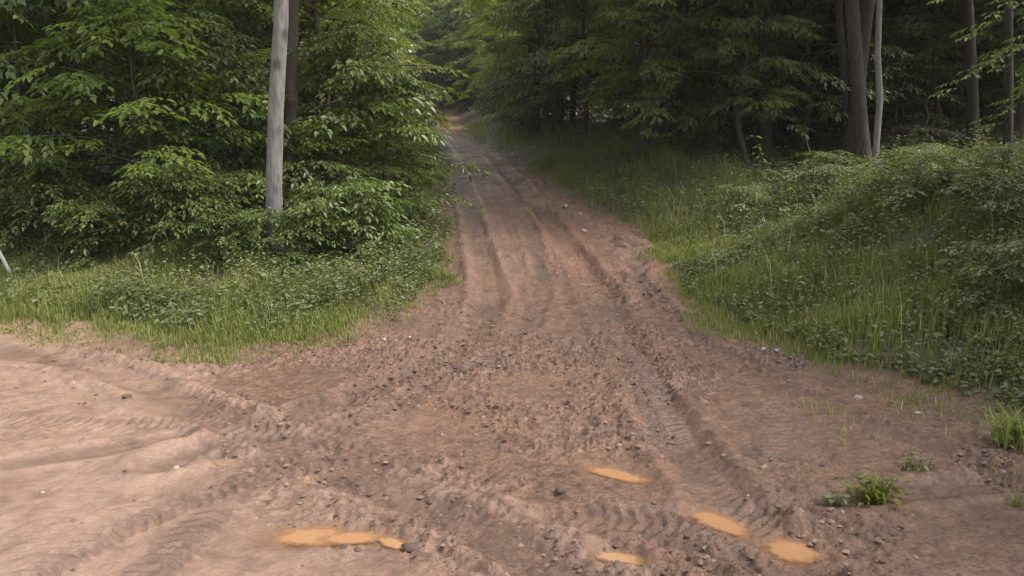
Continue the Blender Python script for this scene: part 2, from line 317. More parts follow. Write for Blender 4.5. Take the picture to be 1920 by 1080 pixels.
# ------------------------------------------------------------------ leaves and trees
def unit(v): return v / np.maximum(np.linalg.norm(v, axis=-1, keepdims=True), 1e-9)
def leaves(P, D, Nn, L, Wd, droop=.15, fold=.14):
    """ovate leaves folded on the midrib: 6 verts, two quads each"""
    D = unit(D); S = unit(np.cross(Nn, D)); U = np.cross(D, S); L = L[:, None]; Wd = Wd[:, None]; dn = np.array([0, 0, -1.])
    base = P; tip = P + D * L + dn * L * droop
    a = P + D * L * .30 + U * Wd * fold; b = P + D * L * .70 + U * Wd * fold * .6 + dn * L * droop * .4
    V = np.stack([base, a + S * Wd * .5, b + S * Wd * .36, tip, b - S * Wd * .36, a - S * Wd * .5], 1)
    return V
def leaf_faces(n):
    b = np.arange(n)[:, None] * 6
    return np.concatenate([b + [0, 3, 2, 1], b + [0, 5, 4, 3]])
def spray(r, L, ls, dens=1., droop=.25):
    P, D, Nn, Ls = [], [], [], []
    def run(o, d, ln):
        k = max(2, int(ln / (ls * .62) * dens)); side = 1
        for i in range(k):
            t = (i + .6) / k; p = o + d * ln * t + np.array([0, 0, -.25 * ln * t * t]); side = -side
            lat = np.cross([0, 0, 1], d); a = r.uniform(.5, 1.1)
            q = d * math.cos(a) + lat * side * math.sin(a) + [0, 0, r.uniform(-droop * 2, .1)]
            P.append(p); D.append(q); Nn.append(np.array([r.normal(0, .28), r.normal(0, .28), 1.])); Ls.append(ls * r.uniform(.65, 1.15))
        P.append(o + d * ln + [0, 0, -.25 * ln]); D.append(d + [0, 0, -.3]); Nn.append(np.array([0, 0, 1.])); Ls.append(ls * 1.1)
    run(np.zeros(3), np.array([1., 0, 0]), L)
    ns = max(2, int(L / .17)); s = 1
    for i in range(ns):
        t = (i + .5) / ns * .85; s = -s; a = r.uniform(.6, .95); d = np.array([math.cos(a), s * math.sin(a), r.uniform(-.15, .1)])
        run(np.array([L * t, 0, -.25 * L * t * t]), d, L * .5 * (1.05 - t * .7))
    P, D, Nn, Ls = map(np.array, (P, D, Nn, Ls))
    return leaves(P, D, Nn, Ls, Ls * r.uniform(.5, .6), droop)
def tube(pts, rad, k=8):
    pts = np.array(pts, float); rad = np.array(rad, float); n = len(pts); T = unit(np.gradient(pts, axis=0))
    ref = np.array([1., 0, 0]) if abs(T[0][2]) > .7 else np.array([0, 0, 1.])
    A = unit(np.cross(T, ref)); B = np.cross(T, A); th = np.arange(k) * 2 * math.pi / k
    V = pts[:, None] + rad[:, None, None] * (np.cos(th)[None, :, None] * A[:, None] + np.sin(th)[None, :, None] * B[:, None])
    i = np.arange(n - 1)[:, None] * k; j = np.arange(k); jj = (j + 1) % k
    Fq = np.stack([i + j, i + jj, i + k + jj, i + k + j], -1).reshape(-1, 4)
    return V.reshape(-1, 3), Fq
def joinq(parts):
    V, Fc, o = [], [], 0
    for v, f in parts: V.append(v); Fc.append(f + o); o += len(v)
    return np.concatenate(V), np.concatenate(Fc)
def build_tree(seed, spine, rad, h0, R0, nl, per, Ls, ls, prof, elev=(.1, .5), ntemp=6, dens=1., droop=.25, tier=.0, flare=1.12, hang=.25):
    """returns (trunk V,F), (leaf V, v attr). spine: list of points from the base up."""
    r = np.random.default_rng(seed); temps = [spray(r, Ls * r.uniform(.8, 1.15), ls, dens, droop) for _ in range(ntemp)]
    spine = np.array(spine, float); H = spine[-1][2]
    t_ = np.linspace(0, 1, 14); sp = np.stack([np.interp(t_ * H, spine[:, 2], spine[:, i]) for i in range(3)], -1)
    rd = np.interp(t_ * H, spine[:, 2], rad); rd[0] *= flare
    parts = [tube(np.vstack([sp[0] - [0, 0, .3], sp]), np.r_[rd[0] * 1.05, rd], 12)]
    LV, LA = [], []; az = r.uniform(0, 6.28)
    for i in range(nl):
        u = (i + r.random()) / nl; u = round(u * 7) / 7 * tier + u * (1 - tier)
        z = h0 + (H * .97 - h0) * u; az += 2.4 + r.normal(0, .25)
        o = np.array([np.interp(z, sp[:, 2], sp[:, k]) for k in range(3)]); ln = R0 * prof(u) * r.uniform(.7, 1.15)
        e = r.uniform(*elev) + .5 * u; hd = np.array([math.cos(az), math.sin(az), 0])
        tt = np.linspace(0, 1, 6)[:, None]; bend = np.array([-hd[1], hd[0], 0]) * r.normal(0, .12)
        pts = o + hd * ln * tt * math.cos(e) + bend * ln * tt ** 2 + np.array([0, 0, 1]) * ln * (math.sin(e) * tt - hang * tt ** 2)
        r0 = min(np.interp(z, sp[:, 2], rd) * .45, .012 * ln + .006)
        parts.append(tube(pts, np.linspace(r0, .004, 6), 5))
        lv = r.normal(0, .12)
        for k in range(per):
            s = 1 if k == 0 else r.uniform(.28, 1); q = np.array([np.interp(s, tt[:, 0], pts[:, c]) for c in range(3)])
            a = az + (0 if k == 0 else r.choice([-1, 1]) * r.uniform(.2, 1.2)); pit = r.uniform(-.25, .18); rol = r.normal(0, .25); sc_ = r.uniform(.7, 1.1)
            ca, sa, cp, sp_, cr, sr = math.cos(a), math.sin(a), math.cos(pit), math.sin(pit), math.cos(rol), math.sin(rol)
            M = np.array([[ca, -sa, 0], [sa, ca, 0], [0, 0, 1]]) @ np.array([[cp, 0, -sp_], [0, 1, 0], [sp_, 0, cp]]) @ np.array([[1, 0, 0], [0, cr, -sr], [0, sr, cr]])
            v = temps[r.integers(ntemp)]; LV.append((v.reshape(-1, 3) * sc_) @ M.T + q)
            LA.append(np.repeat(np.clip(.45 + lv + r.normal(0, .12) + r.normal(0, .16, len(v)), 0, 1), 6))
    return joinq(parts), (np.concatenate(LV), np.concatenate(LA))
class Proto: pass
def proto(bark, leafm, **kw):
    (tv, tf), (lv, la) = build_tree(**kw); p = Proto()
    p.trunk = mesh('trunk', tv, tf, bark, smooth=True); p.crown = mesh('crown', lv, leaf_faces(len(lv) // 6), leafm, attrs=dict(v=la)); return p
def plant(p, name, x, y, z=None, rz=0, s=1., label=None, cat='tree', group=None, sz=None, leafm=None, tilt=(0, 0), bark=None):
    e = bpy.data.objects.new(name, None); C.objects.link(e); e.empty_display_size = .3
    e.location = (x, y, gz(x, y) if z is None else z); e.rotation_euler = (tilt[0], tilt[1], rz); e.scale = (s, s, sz or s)
    tag(e, label, cat, group)
    for nm, me, mt in (('trunk' if cat == 'tree' else 'stem', p.trunk, bark), ('crown' if cat == 'tree' else 'foliage', p.crown, leafm)):
        if me is None: continue
        o = bpy.data.objects.new(nm, me); C.objects.link(o); o.parent = e
        if mt: o.material_slots[0].link = 'OBJECT'; o.material_slots[0].material = mt
    return e
def wig(seed, H, a, n=6):
    r = np.random.default_rng(seed); p = np.cumsum(r.normal(0, a, (n, 2)), 0); p[0] = 0
    return [(p[i][0], p[i][1], H * i / (n - 1)) for i in range(n)]
egg = lambda u: .55 + .75 * math.sin(math.pi * min(1, u * .9 + .12)) - .55 * u * u
dome = lambda u: math.sqrt(max(.05, 1 - (u * 1.0) ** 2)) * .95 + .1
SAP = [proto(BDARK, LEAF, seed=10 + k, spine=wig(k, 3.4, .07), rad=[.035, .032, .028, .022, .014, .006], h0=.15, R0=1.25, nl=34, per=7, Ls=.62, ls=.108, prof=egg, tier=.3) for k in range(4)]
MID = [proto(BDARK, LEAF, seed=30 + k, spine=wig(20 + k, 7.5, .15), rad=[.11, .10, .085, .065, .04, .012], h0=1.0, R0=2.5, nl=58, per=8, Ls=.80, ls=.106, prof=egg, tier=.25) for k in range(4)]
TALL = [proto(BDARK, LEAF, seed=50 + k, spine=wig(40 + k, 15, .22), rad=[.19, .17, .15, .12, .07, .02], h0=5.2, R0=4.0, nl=56, per=8, Ls=1.05, ls=.20, prof=dome, elev=(.0, .45), dens=.9, tier=.3) for k in range(3)]
WOOD = [proto(BDARK, LEAF, seed=90 + k, spine=wig(80 + k, 8.5, .2), rad=[.12, .11, .09, .07, .04, .012], h0=1.7, R0=2.9, nl=50, per=8, Ls=.85, ls=.165, prof=egg, elev=(.0, .8), tier=0, hang=.5, droop=.4) for k in range(3)]
BUSH = [proto(BDARK, LEAF, seed=70 + k, spine=wig(60 + k, 1.1, .05), rad=[.02, .018, .015, .012, .008, .004], h0=.05, R0=.85, nl=24, per=6, Ls=.42, ls=.085, prof=dome, elev=(.2, .9)) for k in range(3)]

# --- the pale trunk at the left and its neighbours
def spine_px(pts, D):
    b = ray(*pts[0], D); x0 = b[0]; z0 = gz(x0, D); out = [(0, 0, 0)]
    for q in pts[1:]:
        c = ray(*q, D); out.append((c[0] - x0, 0, c[2] - z0))
    return x0, z0, out
def special(name, pts, D, rads, top, bark, leafm, label, seed, h0=5.5, R0=3, nl=34, base_dy=0):
    x0, z0, sp = spine_px(pts, D); l = sp[-1]; sp.append((l[0] + (l[0] - sp[-2][0]) * .8 + .1, .2, top)); rads = rads + [.03]
    p = proto(bark, leafm, seed=seed, spine=sp, rad=rads, h0=h0, R0=R0, nl=nl, per=7, Ls=.95, ls=.17, prof=dome, dens=.9)
    return plant(p, name, x0, D, z0, label=label, cat='tree')
special('tree', [(518, 500), (514, 400), (513, 300), (518, 190), (525, 80), (531, -40)], 11.0, [.12, .112, .11, .105, .10, .095], 14, BPALE, LEAF, 'tall tree with a smooth pale grey trunk rising bare before the left thicket', 101)
special('tree', [(540, 500), (540, 380), (545, 250), (548, 120), (549, -40)], 12.9, [.10, .10, .10, .095, .09], 12, BDARK, LEAF, 'dark slim trunk standing just behind the pale grey trunk', 102)
special('tree', [(105, 480), (112, 250), (103, 150), (90, 60), (82, -40)], 15.2, [.14, .13, .12, .11, .10], 13, BDARK, LEAF, 'dark leaning trunk half hidden in leaves at upper left', 103)
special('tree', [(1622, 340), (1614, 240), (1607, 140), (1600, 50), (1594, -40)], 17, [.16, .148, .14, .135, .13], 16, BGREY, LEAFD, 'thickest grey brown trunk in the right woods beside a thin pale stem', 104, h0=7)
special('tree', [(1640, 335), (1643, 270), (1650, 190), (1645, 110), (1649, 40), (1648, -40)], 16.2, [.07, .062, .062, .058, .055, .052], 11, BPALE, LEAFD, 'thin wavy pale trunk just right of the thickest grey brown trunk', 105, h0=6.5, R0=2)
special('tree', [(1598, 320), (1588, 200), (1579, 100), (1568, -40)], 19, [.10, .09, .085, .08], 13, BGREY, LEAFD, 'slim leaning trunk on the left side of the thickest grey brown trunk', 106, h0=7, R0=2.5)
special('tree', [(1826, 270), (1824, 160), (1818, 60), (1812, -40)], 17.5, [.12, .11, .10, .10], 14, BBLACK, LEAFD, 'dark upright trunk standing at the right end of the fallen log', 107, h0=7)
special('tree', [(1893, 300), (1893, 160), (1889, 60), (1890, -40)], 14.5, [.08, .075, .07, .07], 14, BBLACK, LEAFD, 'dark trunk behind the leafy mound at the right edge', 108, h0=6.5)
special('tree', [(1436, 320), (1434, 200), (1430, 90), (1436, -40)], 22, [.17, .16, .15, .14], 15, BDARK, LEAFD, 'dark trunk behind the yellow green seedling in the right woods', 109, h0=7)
special('tree', [(1000, 270), (998, 180), (1003, 90), (1001, -40)], 33, [.30, .28, .26, .24], 17, BDARK, LEAF, 'large dark trunk in the shade right of the far track', 110, h0=5.5, R0=4)

# --- left thicket: front saplings by the grass, then taller trees behind
rl = random.Random(5)
names_front = ['leafy sapling cut by the left edge of the photo behind the grass', 'broad sapling second from the left edge with arching layered sprays', 'leafy sapling below the dark leaning trunk at upper left', 'bushy sapling with long drooping sprays midway between left edge and pale trunk', 'low bushy sapling with bright tips left of the pale trunk', 'leafy sapling touching the left side of the pale trunk', 'small sapling with light green leaves right of the pale trunk', 'dense sapling filling the gap between pale trunk and muddy track', 'leafy sapling leaning over the left verge of the muddy track']
FR = [(-40, 13.0, 1.0), (70, 12.4, 1.12), (170, 13.1, 1.2), (285, 12.3, 1.05), (385, 12.9, .95), (455, 13.3, .85), (600, 12.9, .62), (675, 13.2, 1.0), (722, 13.8, .85)]
for k, (px, D, s) in enumerate(FR):
    x, y, _ = ray(px, 480, D); plant(SAP[k % 4], 'sapling', x, y, rz=rl.uniform(0, 6.28), s=s, sz=s * rl.uniform(.9, 1.15), label=names_front[k], group='saplings along the front of the left thicket', leafm=LEAFY if k in (3, 6) else None)
MIDL = [(-60, 15.5, .95, 'full leafy tree rising above the saplings at the far left edge'), (120, 16.2, 1.0, 'leafy tree rising behind the second and third saplings from the left'), (300, 15.6, .9, 'layered leafy tree midway between the left edge and the pale trunk'), (430, 16.6, 1.05, 'dark leafy tree directly left of and behind the pale trunk'), (600, 16.2, .85, 'bright yellow green tree right of the pale trunk'), (655, 19.5, .72, 'bright leafy tree above the left verge where the track narrows')]
for k, (px, D, s, lb) in enumerate(MIDL):
    x, y, _ = ray(px, 300, D); plant(MID[k % 4], 'leafy_tree', x, y, rz=rl.uniform(0, 6.28), s=s, label=lb, group='leafy trees behind the left saplings', leafm=LEAFY if 'bright' in lb or k == 1 else None)
# bushes at the thicket's foot and along the left side of the track
LB = [(-5.9, 11.2), (-5.0, 11.5), (-4.6, 11.2), (-4.0, 11.9), (-2.5, 11.7), (-2.1, 11.6), (-7.6, 11.8), (-6.7, 11.6)]
LB.sort(key=lambda q: q[0] / q[1])
for k, (x, y) in enumerate(LB):
    plant(BUSH[k % 3], 'low_bush', x, y, rz=rl.uniform(0, 6.28), s=rl.uniform(.7, 1.0), label=['leftmost', 'second from left', 'third from left', 'fourth from left', 'fourth from right', 'third from right', 'second from right', 'rightmost'][k] + ' of the low leafy bushes at the foot of the left thicket', cat='bush', group='low bushes at the foot of the left thicket')
for px, D, s_, lb in ((498, 10.75, .62, 'low leafy bush at the foot of the pale grey trunk'), (583, 10.9, .8, 'light green bush right beside the foot of the pale grey trunk'), (440, 10.9, .6, 'low leafy bush just left of the foot of the pale grey trunk')):
    x, y, _ = ray(px, 480, D); plant(BUSH[int(px) % 3], 'trunk_bush', x, y, rz=px, s=s_, label=lb, cat='bush')
def edge_x(P, y):
    P = sorted([q for q in P if 9 <= q[1] <= 130], key=lambda q: q[1]); return float(np.interp(y, [q[1] for q in P], [q[0] for q in P]))
y = 12.2; k = 0
while y < 70:
    x = edge_x(LEFT, y) - .85 - rl.uniform(0, .3) - .9 * min(1, max(0, (y - 15) / 12))
    plant(BUSH[k % 3], 'verge_bush', x, y, rz=rl.uniform(0, 6.28), s=rl.uniform(.8, 1.15) * (1 + y / 90), label=ORD[k] + ' leafy bush in the row crowding the left edge of the track', cat='bush', group='bushes crowding the left edge of the track', leafm=LEAFY if rl.random() < .3 else None)
    y *= 1.075; k += 1
y = 15.5; k = 0
while y < 80:
    x = edge_x(LEFT, y) - 2.15 - rl.uniform(0, .9) - .8 * (y > 20)
    plant(SAP[k % 4], 'track_sapling', x, y, rz=rl.uniform(0, 6.28), s=rl.uniform(.85, 1.2), label=ORD[k] + ' leafy sapling in the row lining the left side of the track', group='saplings lining the left side of the track', leafm=LEAFY if rl.random() < .45 else None)
    y *= 1.1; k += 1
y = 21; k = 0
while y < 85:
    x = edge_x(LEFT, y) - (4.3 if y < 38 else 4.8) - rl.uniform(0, 1.3)
    plant(MID[k % 4], 'track_tree', x, y, rz=rl.uniform(0, 6.28), s=rl.uniform(.9, 1.2) * (1 + .3 * (y > 38)), label=ORD[k] + ' leafy tree lining the far track on its left', group='trees lining the far track on its left', leafm=LEAFY if rl.random() < .7 else None)
    y *= 1.13; k += 1
# right side of the track
RB = [(3.2, 20.5, WOOD, .72, 'leafy tree hanging over the green bank right of the track'), (4.7, 23.5, WOOD, .85, 'drooping leafy tree behind the one over the green bank'), (2.4, 27, WOOD, .8, 'broad dark tree where the track bends away on the right'), (1.7, 33, WOOD, .9, 'leafy tree reaching over the right side of the far track'), (5.6, 19.2, WOOD, .62, 'small leafy tree between the green bank and the right woods'), (7.6, 21.5, WOOD, .8, 'leafy tree left of the dark trunk behind the seedlings'), (9.6, 22.5, WOOD, .75, 'leafy tree filling the gap left of the thickest grey brown trunk'), (11.6, 22, WOOD, .8, 'leafy tree above the fallen log right of the thin pale trunk'), (12.6, 19.5, WOOD, .7, 'leafy tree behind the dark trunk at the end of the fallen log')]
for k, (x, y, P, s, lb) in enumerate(RB):
    plant(P[(k + 1) % 3], 'overhanging_tree', x, y, z=gz(x, y) + .0, rz=rl.uniform(0, 6.28), s=s, sz=s * 1.1, label=lb, group='trees over the green bank and along the front of the right woods', leafm=LEAFY if k in (0, 1, 3, 6) else None)
y = 36; k = 0
while y < 90:
    x = edge_x(RIGHT, y) + 3.4 + rl.uniform(0, 1.2)
    plant(BUSH[k % 3], 'bank_bush', x - .9, y + .8, rz=rl.uniform(0, 6.28), s=rl.uniform(2.4, 3.0), label=ORD[k] + ' dark bush under the trees lining the far track on its right', cat='bush', group='bushes under the trees right of the far track', leafm=LEAFD)
    plant(WOOD[k % 3], 'bank_tree', x, y, rz=rl.uniform(0, 6.28), s=rl.uniform(1.05, 1.4), label=ORD[k] + ' leafy tree lining the far track on its right', group='trees lining the far track on its right', leafm=LEAFY)  # lighter leaf colour stands in for light the shaded corridor lacks
    y *= 1.12; k += 1
# trees that close the view at the end of the track
for k in range(16):
    x = -26 + k * 2.3; y = 88 + rl.uniform(-3, 10)
    plant(WOOD[k % 3], 'distant_tree', x, y, rz=rl.uniform(0, 6.28), s=rl.uniform(1.3, 1.8), label='bright distant tree closing the view beyond the end of the track', group='distant trees beyond the end of the track', leafm=LEAFY)
for k, (x, y) in enumerate([(-2.6, 79), (-5.2, 84), (-8.2, 95), (-16, 74), (-13, 66)]):
    plant(WOOD[k % 3], 'crest_tree', x, y, rz=k * 1.7, s=1.7, label='bright leafy tree standing beside the crest where the track ends', group='trees beside the crest of the track', leafm=LEAFY)
# woods on the right: tall trunks with high crowns, small saplings between them
rw = random.Random(11); spots = []
while len(spots) < 46:
    y = rw.uniform(19, 58); x = rw.uniform(4.5, 9 + y * .62)
    if x < edge_x(RIGHT, y) + 4.2 + 3.5 * (y > 30): continue
    if all((x - a) ** 2 + (y - b) ** 2 > 4.5 for a, b in spots): spots.append((x, y))
for k, (x, y) in enumerate(spots):
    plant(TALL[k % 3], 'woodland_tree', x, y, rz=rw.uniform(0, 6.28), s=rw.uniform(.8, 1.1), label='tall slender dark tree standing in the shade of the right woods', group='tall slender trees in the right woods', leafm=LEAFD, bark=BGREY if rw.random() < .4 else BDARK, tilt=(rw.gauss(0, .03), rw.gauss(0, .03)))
rm = random.Random(23); spots2 = []
while len(spots2) < 26:
    y = rm.uniform(21, 46); x = rm.uniform(4.5, 8 + y * .6)
    if x < edge_x(RIGHT, y) + 4.5 or any((x - a) ** 2 + (y - b) ** 2 < 7 for a, b in spots2): continue
    spots2.append((x, y))
    plant(WOOD[len(spots2) % 3], 'understory_tree', x, y, rz=rm.uniform(0, 6.28), s=rm.uniform(.8, 1.1), label='dim leafy understory tree filling the right woods between the tall trunks', group='understory trees in the right woods', leafm=LEAFY if rm.random() < .35 else LEAF)
for k in range(44):
    y = rw.uniform(20, 50); x = rw.uniform(4, 8 + y * .6)
    if x < edge_x(RIGHT, y) + 3.0: continue
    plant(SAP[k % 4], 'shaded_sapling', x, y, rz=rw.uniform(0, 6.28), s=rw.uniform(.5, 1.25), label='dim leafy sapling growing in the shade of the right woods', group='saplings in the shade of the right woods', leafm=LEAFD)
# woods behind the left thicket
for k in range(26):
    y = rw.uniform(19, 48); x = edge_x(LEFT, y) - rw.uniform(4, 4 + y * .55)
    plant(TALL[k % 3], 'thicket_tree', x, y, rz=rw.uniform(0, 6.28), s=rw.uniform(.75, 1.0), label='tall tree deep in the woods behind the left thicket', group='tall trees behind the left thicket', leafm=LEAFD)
# tall trees round the clearing, outside the frame, that shade the junction from the right
for k, (x, y) in enumerate([(12.5, 3), (13, 6.2), (8.5, -3), (12, -5), (14.5, 0), (5.5, -8.5), (10, -9.5), (15, 7)]):
    plant(TALL[k % 3], 'roadside_tree', x, y, rz=rw.uniform(0, 6.28), s=rw.uniform(.85, 1.05), label='tall roadside tree shading the junction from the right', group='tall roadside trees right of the junction', leafm=LEAFD)

# ------------------------------------------------------------------ far woods, one mass
def cloud(n, fx, size, seed):
    r = np.random.default_rng(seed); P = fx(r, n); D = r.normal(0, 1, (n, 3)); D[:, 2] = D[:, 2] * .4 - .3
    Nn = r.normal(0, .5, (n, 3)); Nn[:, 2] += 1; L = size * r.uniform(.6, 1.3, n)
    return leaves(P, D, Nn, L, L * .6).reshape(-1, 3), np.repeat(np.clip(r.normal(.45, .22, n), 0, 1), 6)
def ring(r, n):
    th = r.uniform(-1.0, 1.0, n); d = r.uniform(60, 78, n) + 8 * np.sin(th * 9); h = r.random(n) ** .9
    x = d * np.sin(th); y = d * np.cos(th) * 1.25; c = fbm(th * 30, h * 6, 3, 3); top = 8.5 + 5 * fbm(th * 8, h * 0, 8, 2)
    keep = (plyd(x, y, LEFT)[0] > 3.5); y = np.where(keep, y, y + 35)
    return np.stack([x, y, g(y) + h * top + (c - .5) * 2], -1)
v_, a_ = cloud(90000, ring, .75, 5)
tag(link('far_woods', mesh('far_woods', v_, leaf_faces(90000), LEAFD, attrs=dict(v=a_))), 'dark mass of leaves in the far woods behind all trees', 'woods', kind='stuff')

# ------------------------------------------------------------------ grass and weeds
def scatter(r, n, x0, x1, y0, y1): return r.uniform(x0, x1, n), r.uniform(y0, y1, n)
def blades(x, y, z, h, r, lean=.35, wd=.006):
    n = len(x); a = r.uniform(0, 6.28, n); l = h * r.uniform(.1, 1, n) * lean; d = np.stack([np.cos(a), np.sin(a), 0 * a], -1); s = np.stack([-np.sin(a), np.cos(a), 0 * a], -1)
    b = np.stack([x, y, z], -1); wd = (wd * r.uniform(.6, 1.4, n))[:, None]; h = h[:, None]; l = l[:, None]; up = np.array([0, 0, 1.])
    m = b + d * l * .35 + up * h * .6; t = b + d * l * 1.3 + up * h * .95
    return np.stack([b - s * wd, b + s * wd, m + s * wd * .8, m - s * wd * .8, t], 1)
def blade_mesh(name, B, va, mat):
    n = len(B); b = np.arange(n)[:, None] * 5
    return mesh(name, B.reshape(-1, 3), [b + [0, 1, 2, 3], b + [3, 2, 4]], mat, attrs=dict(v=np.repeat(va, 5)))
r = np.random.default_rng(77)
def inview(x, y, m=1.0): return (np.abs(x) < y * .66 + m)
GX, GYY, GH, GV = [], [], [], []
def add_grass(n, box, h, sdr, side, hv=.35, v0=.5, dens=None):
    x, y = scatter(r, n, *box); z, sd, rt = ground(x, y, True)
    k = (sd > sdr[0]) & (sd < sdr[1]) & (rt == side) & inview(x, y)
    pr = np.clip((fbm(x * 1.1, y * 1.1, 33, 3) - .28) * 4, .12, 1) * np.clip((sd - sdr[0]) / .5, .3, 1)
    if dens is not None: pr = pr * dens(x, y, sd)
    k &= r.random(n) < pr
    x, y, z, sd = x[k], y[k], z[k], sd[k]
    hh = h * (1 + hv * r.normal(0, 1, len(x))).clip(.35, 2) * (.3 + 1.4 * fbm(x * 1.2, y * 1.2, 44, 3)) * np.clip(.42 + sd * .7, .42, 1)
    GX.append(np.stack([x, y, z - .02], -1)); GH.append(hh); GV.append(np.clip(v0 + .5 * (fbm(x * .7, y * .7, 55, 3) - .5) + r.normal(0, .16, len(x)), 0, 1))
add_grass(190000, (-9, -.6, 7.4, 12.5), .155, (-.14, 5), False, v0=.6)
add_grass(30000, (-6, -.4, 12.5, 40), .3, (.0, 1.2), False)
add_grass(230000, (1.8, 9, 4.6, 14), .165, (-.14, 6), True, v0=.6)
add_grass(26000, (.5, 6, 13, 26), .32, (.0, 3.0), True, v0=.5)
add_grass(26000, (-6, 5, 24, 60), .45, (.0, 4.0), True, v0=.75)
GX = np.concatenate(GX); GH = np.concatenate(GH); GV = np.concatenate(GV)
B = blades(GX[:, 0], GX[:, 1], GX[:, 2], GH, r, wd=.0055); 
tag(link('grass', blade_mesh('grass', B, GV, GRASS)), 'fresh green grass on the verges beside the mud', 'grass', kind='stuff')
# tan dead stalks standing above the green, dead leaves and straw lying at the edges
GX, GYY, GH, GV = [], [], [], []
add_grass(1000, (1.8, 9, 5, 15), .55, (.4, 6), True, v0=1.3, hv=.2); add_grass(400, (-9, -1, 8.5, 12), .42, (.5, 5), False, v0=1.3, hv=.2)
GX = np.concatenate(GX); GH = np.concatenate(GH); GV = np.concatenate(GV)
tag(link('dry_stalks', blade_mesh('dry_stalks', blades(GX[:, 0], GX[:, 1], GX[:, 2], GH, r, .5, .004), GV, GRASS)), 'thin tan dry stalks standing among the green weeds', 'dry stalks', kind='stuff')
x, y = scatter(r, 60000, -9, 12, 4.4, 26); z, sd, rt = ground(x, y, True)
k = inview(x, y) & (sd > -.9) & (sd < 8) & (r.random(60000) < np.where(sd < .3, np.exp(-((sd - .05) / .38) ** 2) * .4, .18) * sstep(.35, .6, fbm(x * 1.5, y * 1.5, 131, 3))); x, y = x[k], y[k]; m = len(x)
a = r.uniform(0, 6.28, m); L_ = .035 * r.uniform(.5, 1.7, m); Wl = L_ * np.where(r.random(m) < .45, .12, .5); L_ = np.where(Wl < L_ * .2, L_ * 2.4, L_)
LIT = leaf_mat('dead_leaf', [(0, (.05, .032, .02)), (.6, (.14, .095, .06)), (1, (.30, .23, .15))], .1, .8, 0)
lt = leaves(np.stack([x, y, gmicro(x, y) + .006], -1), np.stack([np.cos(a), np.sin(a), r.uniform(-.05, .3, m)], -1), np.stack([r.normal(0, .3, m), r.normal(0, .3, m), np.ones(m)], -1), L_, Wl, .05)
tag(link('leaf_litter', mesh('leaf_litter', lt.reshape(-1, 3), leaf_faces(m), LIT, attrs=dict(v=np.repeat(r.random(m), 6)))), 'dead brown leaves and bits of straw along the muddy verges', 'leaf litter', kind='stuff')
# sparse seedlings of grass in the mud at the right
x, y = scatter(r, 2600, 1.9, 4.8, 3.6, 6.6); z, sd, rt = ground(x, y, True); k = (sd < .05) & (r.random(2600) < np.clip((fbm(x * 2.2, y * 2.2, 18, 3) - .45) * 7, 0, 1) * sstep(-1.9, -.2, sd))
B2 = blades(x[k], y[k], gmicro(x[k], y[k]) - .01, .07 * r.uniform(.5, 1.6, k.sum()), r, .9, .004)
tag(link('sparse_grass', blade_mesh('sparse_grass', B2, r.uniform(.4, 1, k.sum()), GRASS)), 'sparse short grass sprouting from the mud at lower right', 'grass', kind='stuff')
WP, WD, WN, WL, WV = [], [], [], [], []
def add_weeds(n, box, h, sdr, side, ls=.055, nleaf=8, v0=.45, hh_fn=None, dens=1.):
    x, y = scatter(r, n, *box); z, sd, rt = ground(x, y, True)
    k = (sd > sdr[0]) & (sd < sdr[1]) & (rt == side) & inview(x, y)
    k &= r.random(n) < dens * np.clip((fbm(x * .9, y * .9, 66, 3) - .25) * 3.2, .15, 1)
    x, y, z, sd = x[k], y[k], z[k], sd[k]; m = len(x)
    hh = h * r.uniform(.5, 1.3, m) * (.45 + 1.15 * fbm(x * .75, y * .75, 77, 3)) * np.clip(.4 + sd, .4, 1)
    if hh_fn is not None: hh = hh * hh_fn(x, y, sd)
    la = r.uniform(0, 6.28, m); pv = np.clip(v0 + .8 * (fbm(x * 1.1, y * 1.1, 88, 3) - .5) + r.normal(0, .12, m), 0, 1)
    for q in range(nleaf):
        t = (q + r.random(m)) / nleaf; a = r.uniform(0, 6.28, m); rad = .05 * r.random(m)
        P = np.stack([x + np.cos(la) * hh * .3 * t + np.cos(a) * rad, y + np.sin(la) * hh * .3 * t + np.sin(a) * rad, z + hh * (.12 + .88 * t)], -1)
        WP.append(P); WD.append(np.stack([np.cos(a), np.sin(a), r.uniform(-.4, .5, m)], -1)); WN.append(np.stack([r.normal(0, .5, m), r.normal(0, .5, m), np.ones(m)], -1))
        WL.append(ls * r.uniform(.5, 1.35, m)); WV.append(np.clip(pv + r.normal(0, .12, m), 0, 1))
add_weeds(8000, (-9, -.7, 8.0, 13), .36, (.6, 6), False, ls=.062, dens=.9, v0=.55, hh_fn=lambda x, y, sd: np.clip(.4 + sd * .15, .4, 1))
add_weeds(3500, (-5, -.8, 9, 15), .4, (.0, 1.3), False, ls=.06)
add_weeds(6000, (-8, -.8, 15, 45), .6, (.0, 1.4), False, ls=.09)
add_weeds(16000, (1.8, 9.5, 4.6, 14.5), .40, (.35, 7), True, ls=.062, v0=.4, hh_fn=lambda x, y, sd: np.clip(.35 + sd * .25, .35, 1.1))
add_weeds(7000, (1.5, 16, 13, 24), .4, (.3, 12), True, ls=.075, v0=.25)
add_weeds(5000, (-3, 24, 22, 45), .5, (1.5, 22), True, ls=.12, v0=.2)
WP, WD, WN, WL, WV = map(np.concatenate, (WP, WD, WN, WL, WV))
wv = leaves(WP, WD, WN, WL, WL * .5); print('weed leaves', len(wv), 'blades', len(B))
tag(link('ground_cover', mesh('ground_cover', wv.reshape(-1, 3), leaf_faces(len(wv)), WEED, attrs=dict(v=np.repeat(WV, 6)))), 'low broad leaved weeds and vines covering the banks and woodland floor', 'ground cover', kind='stuff')
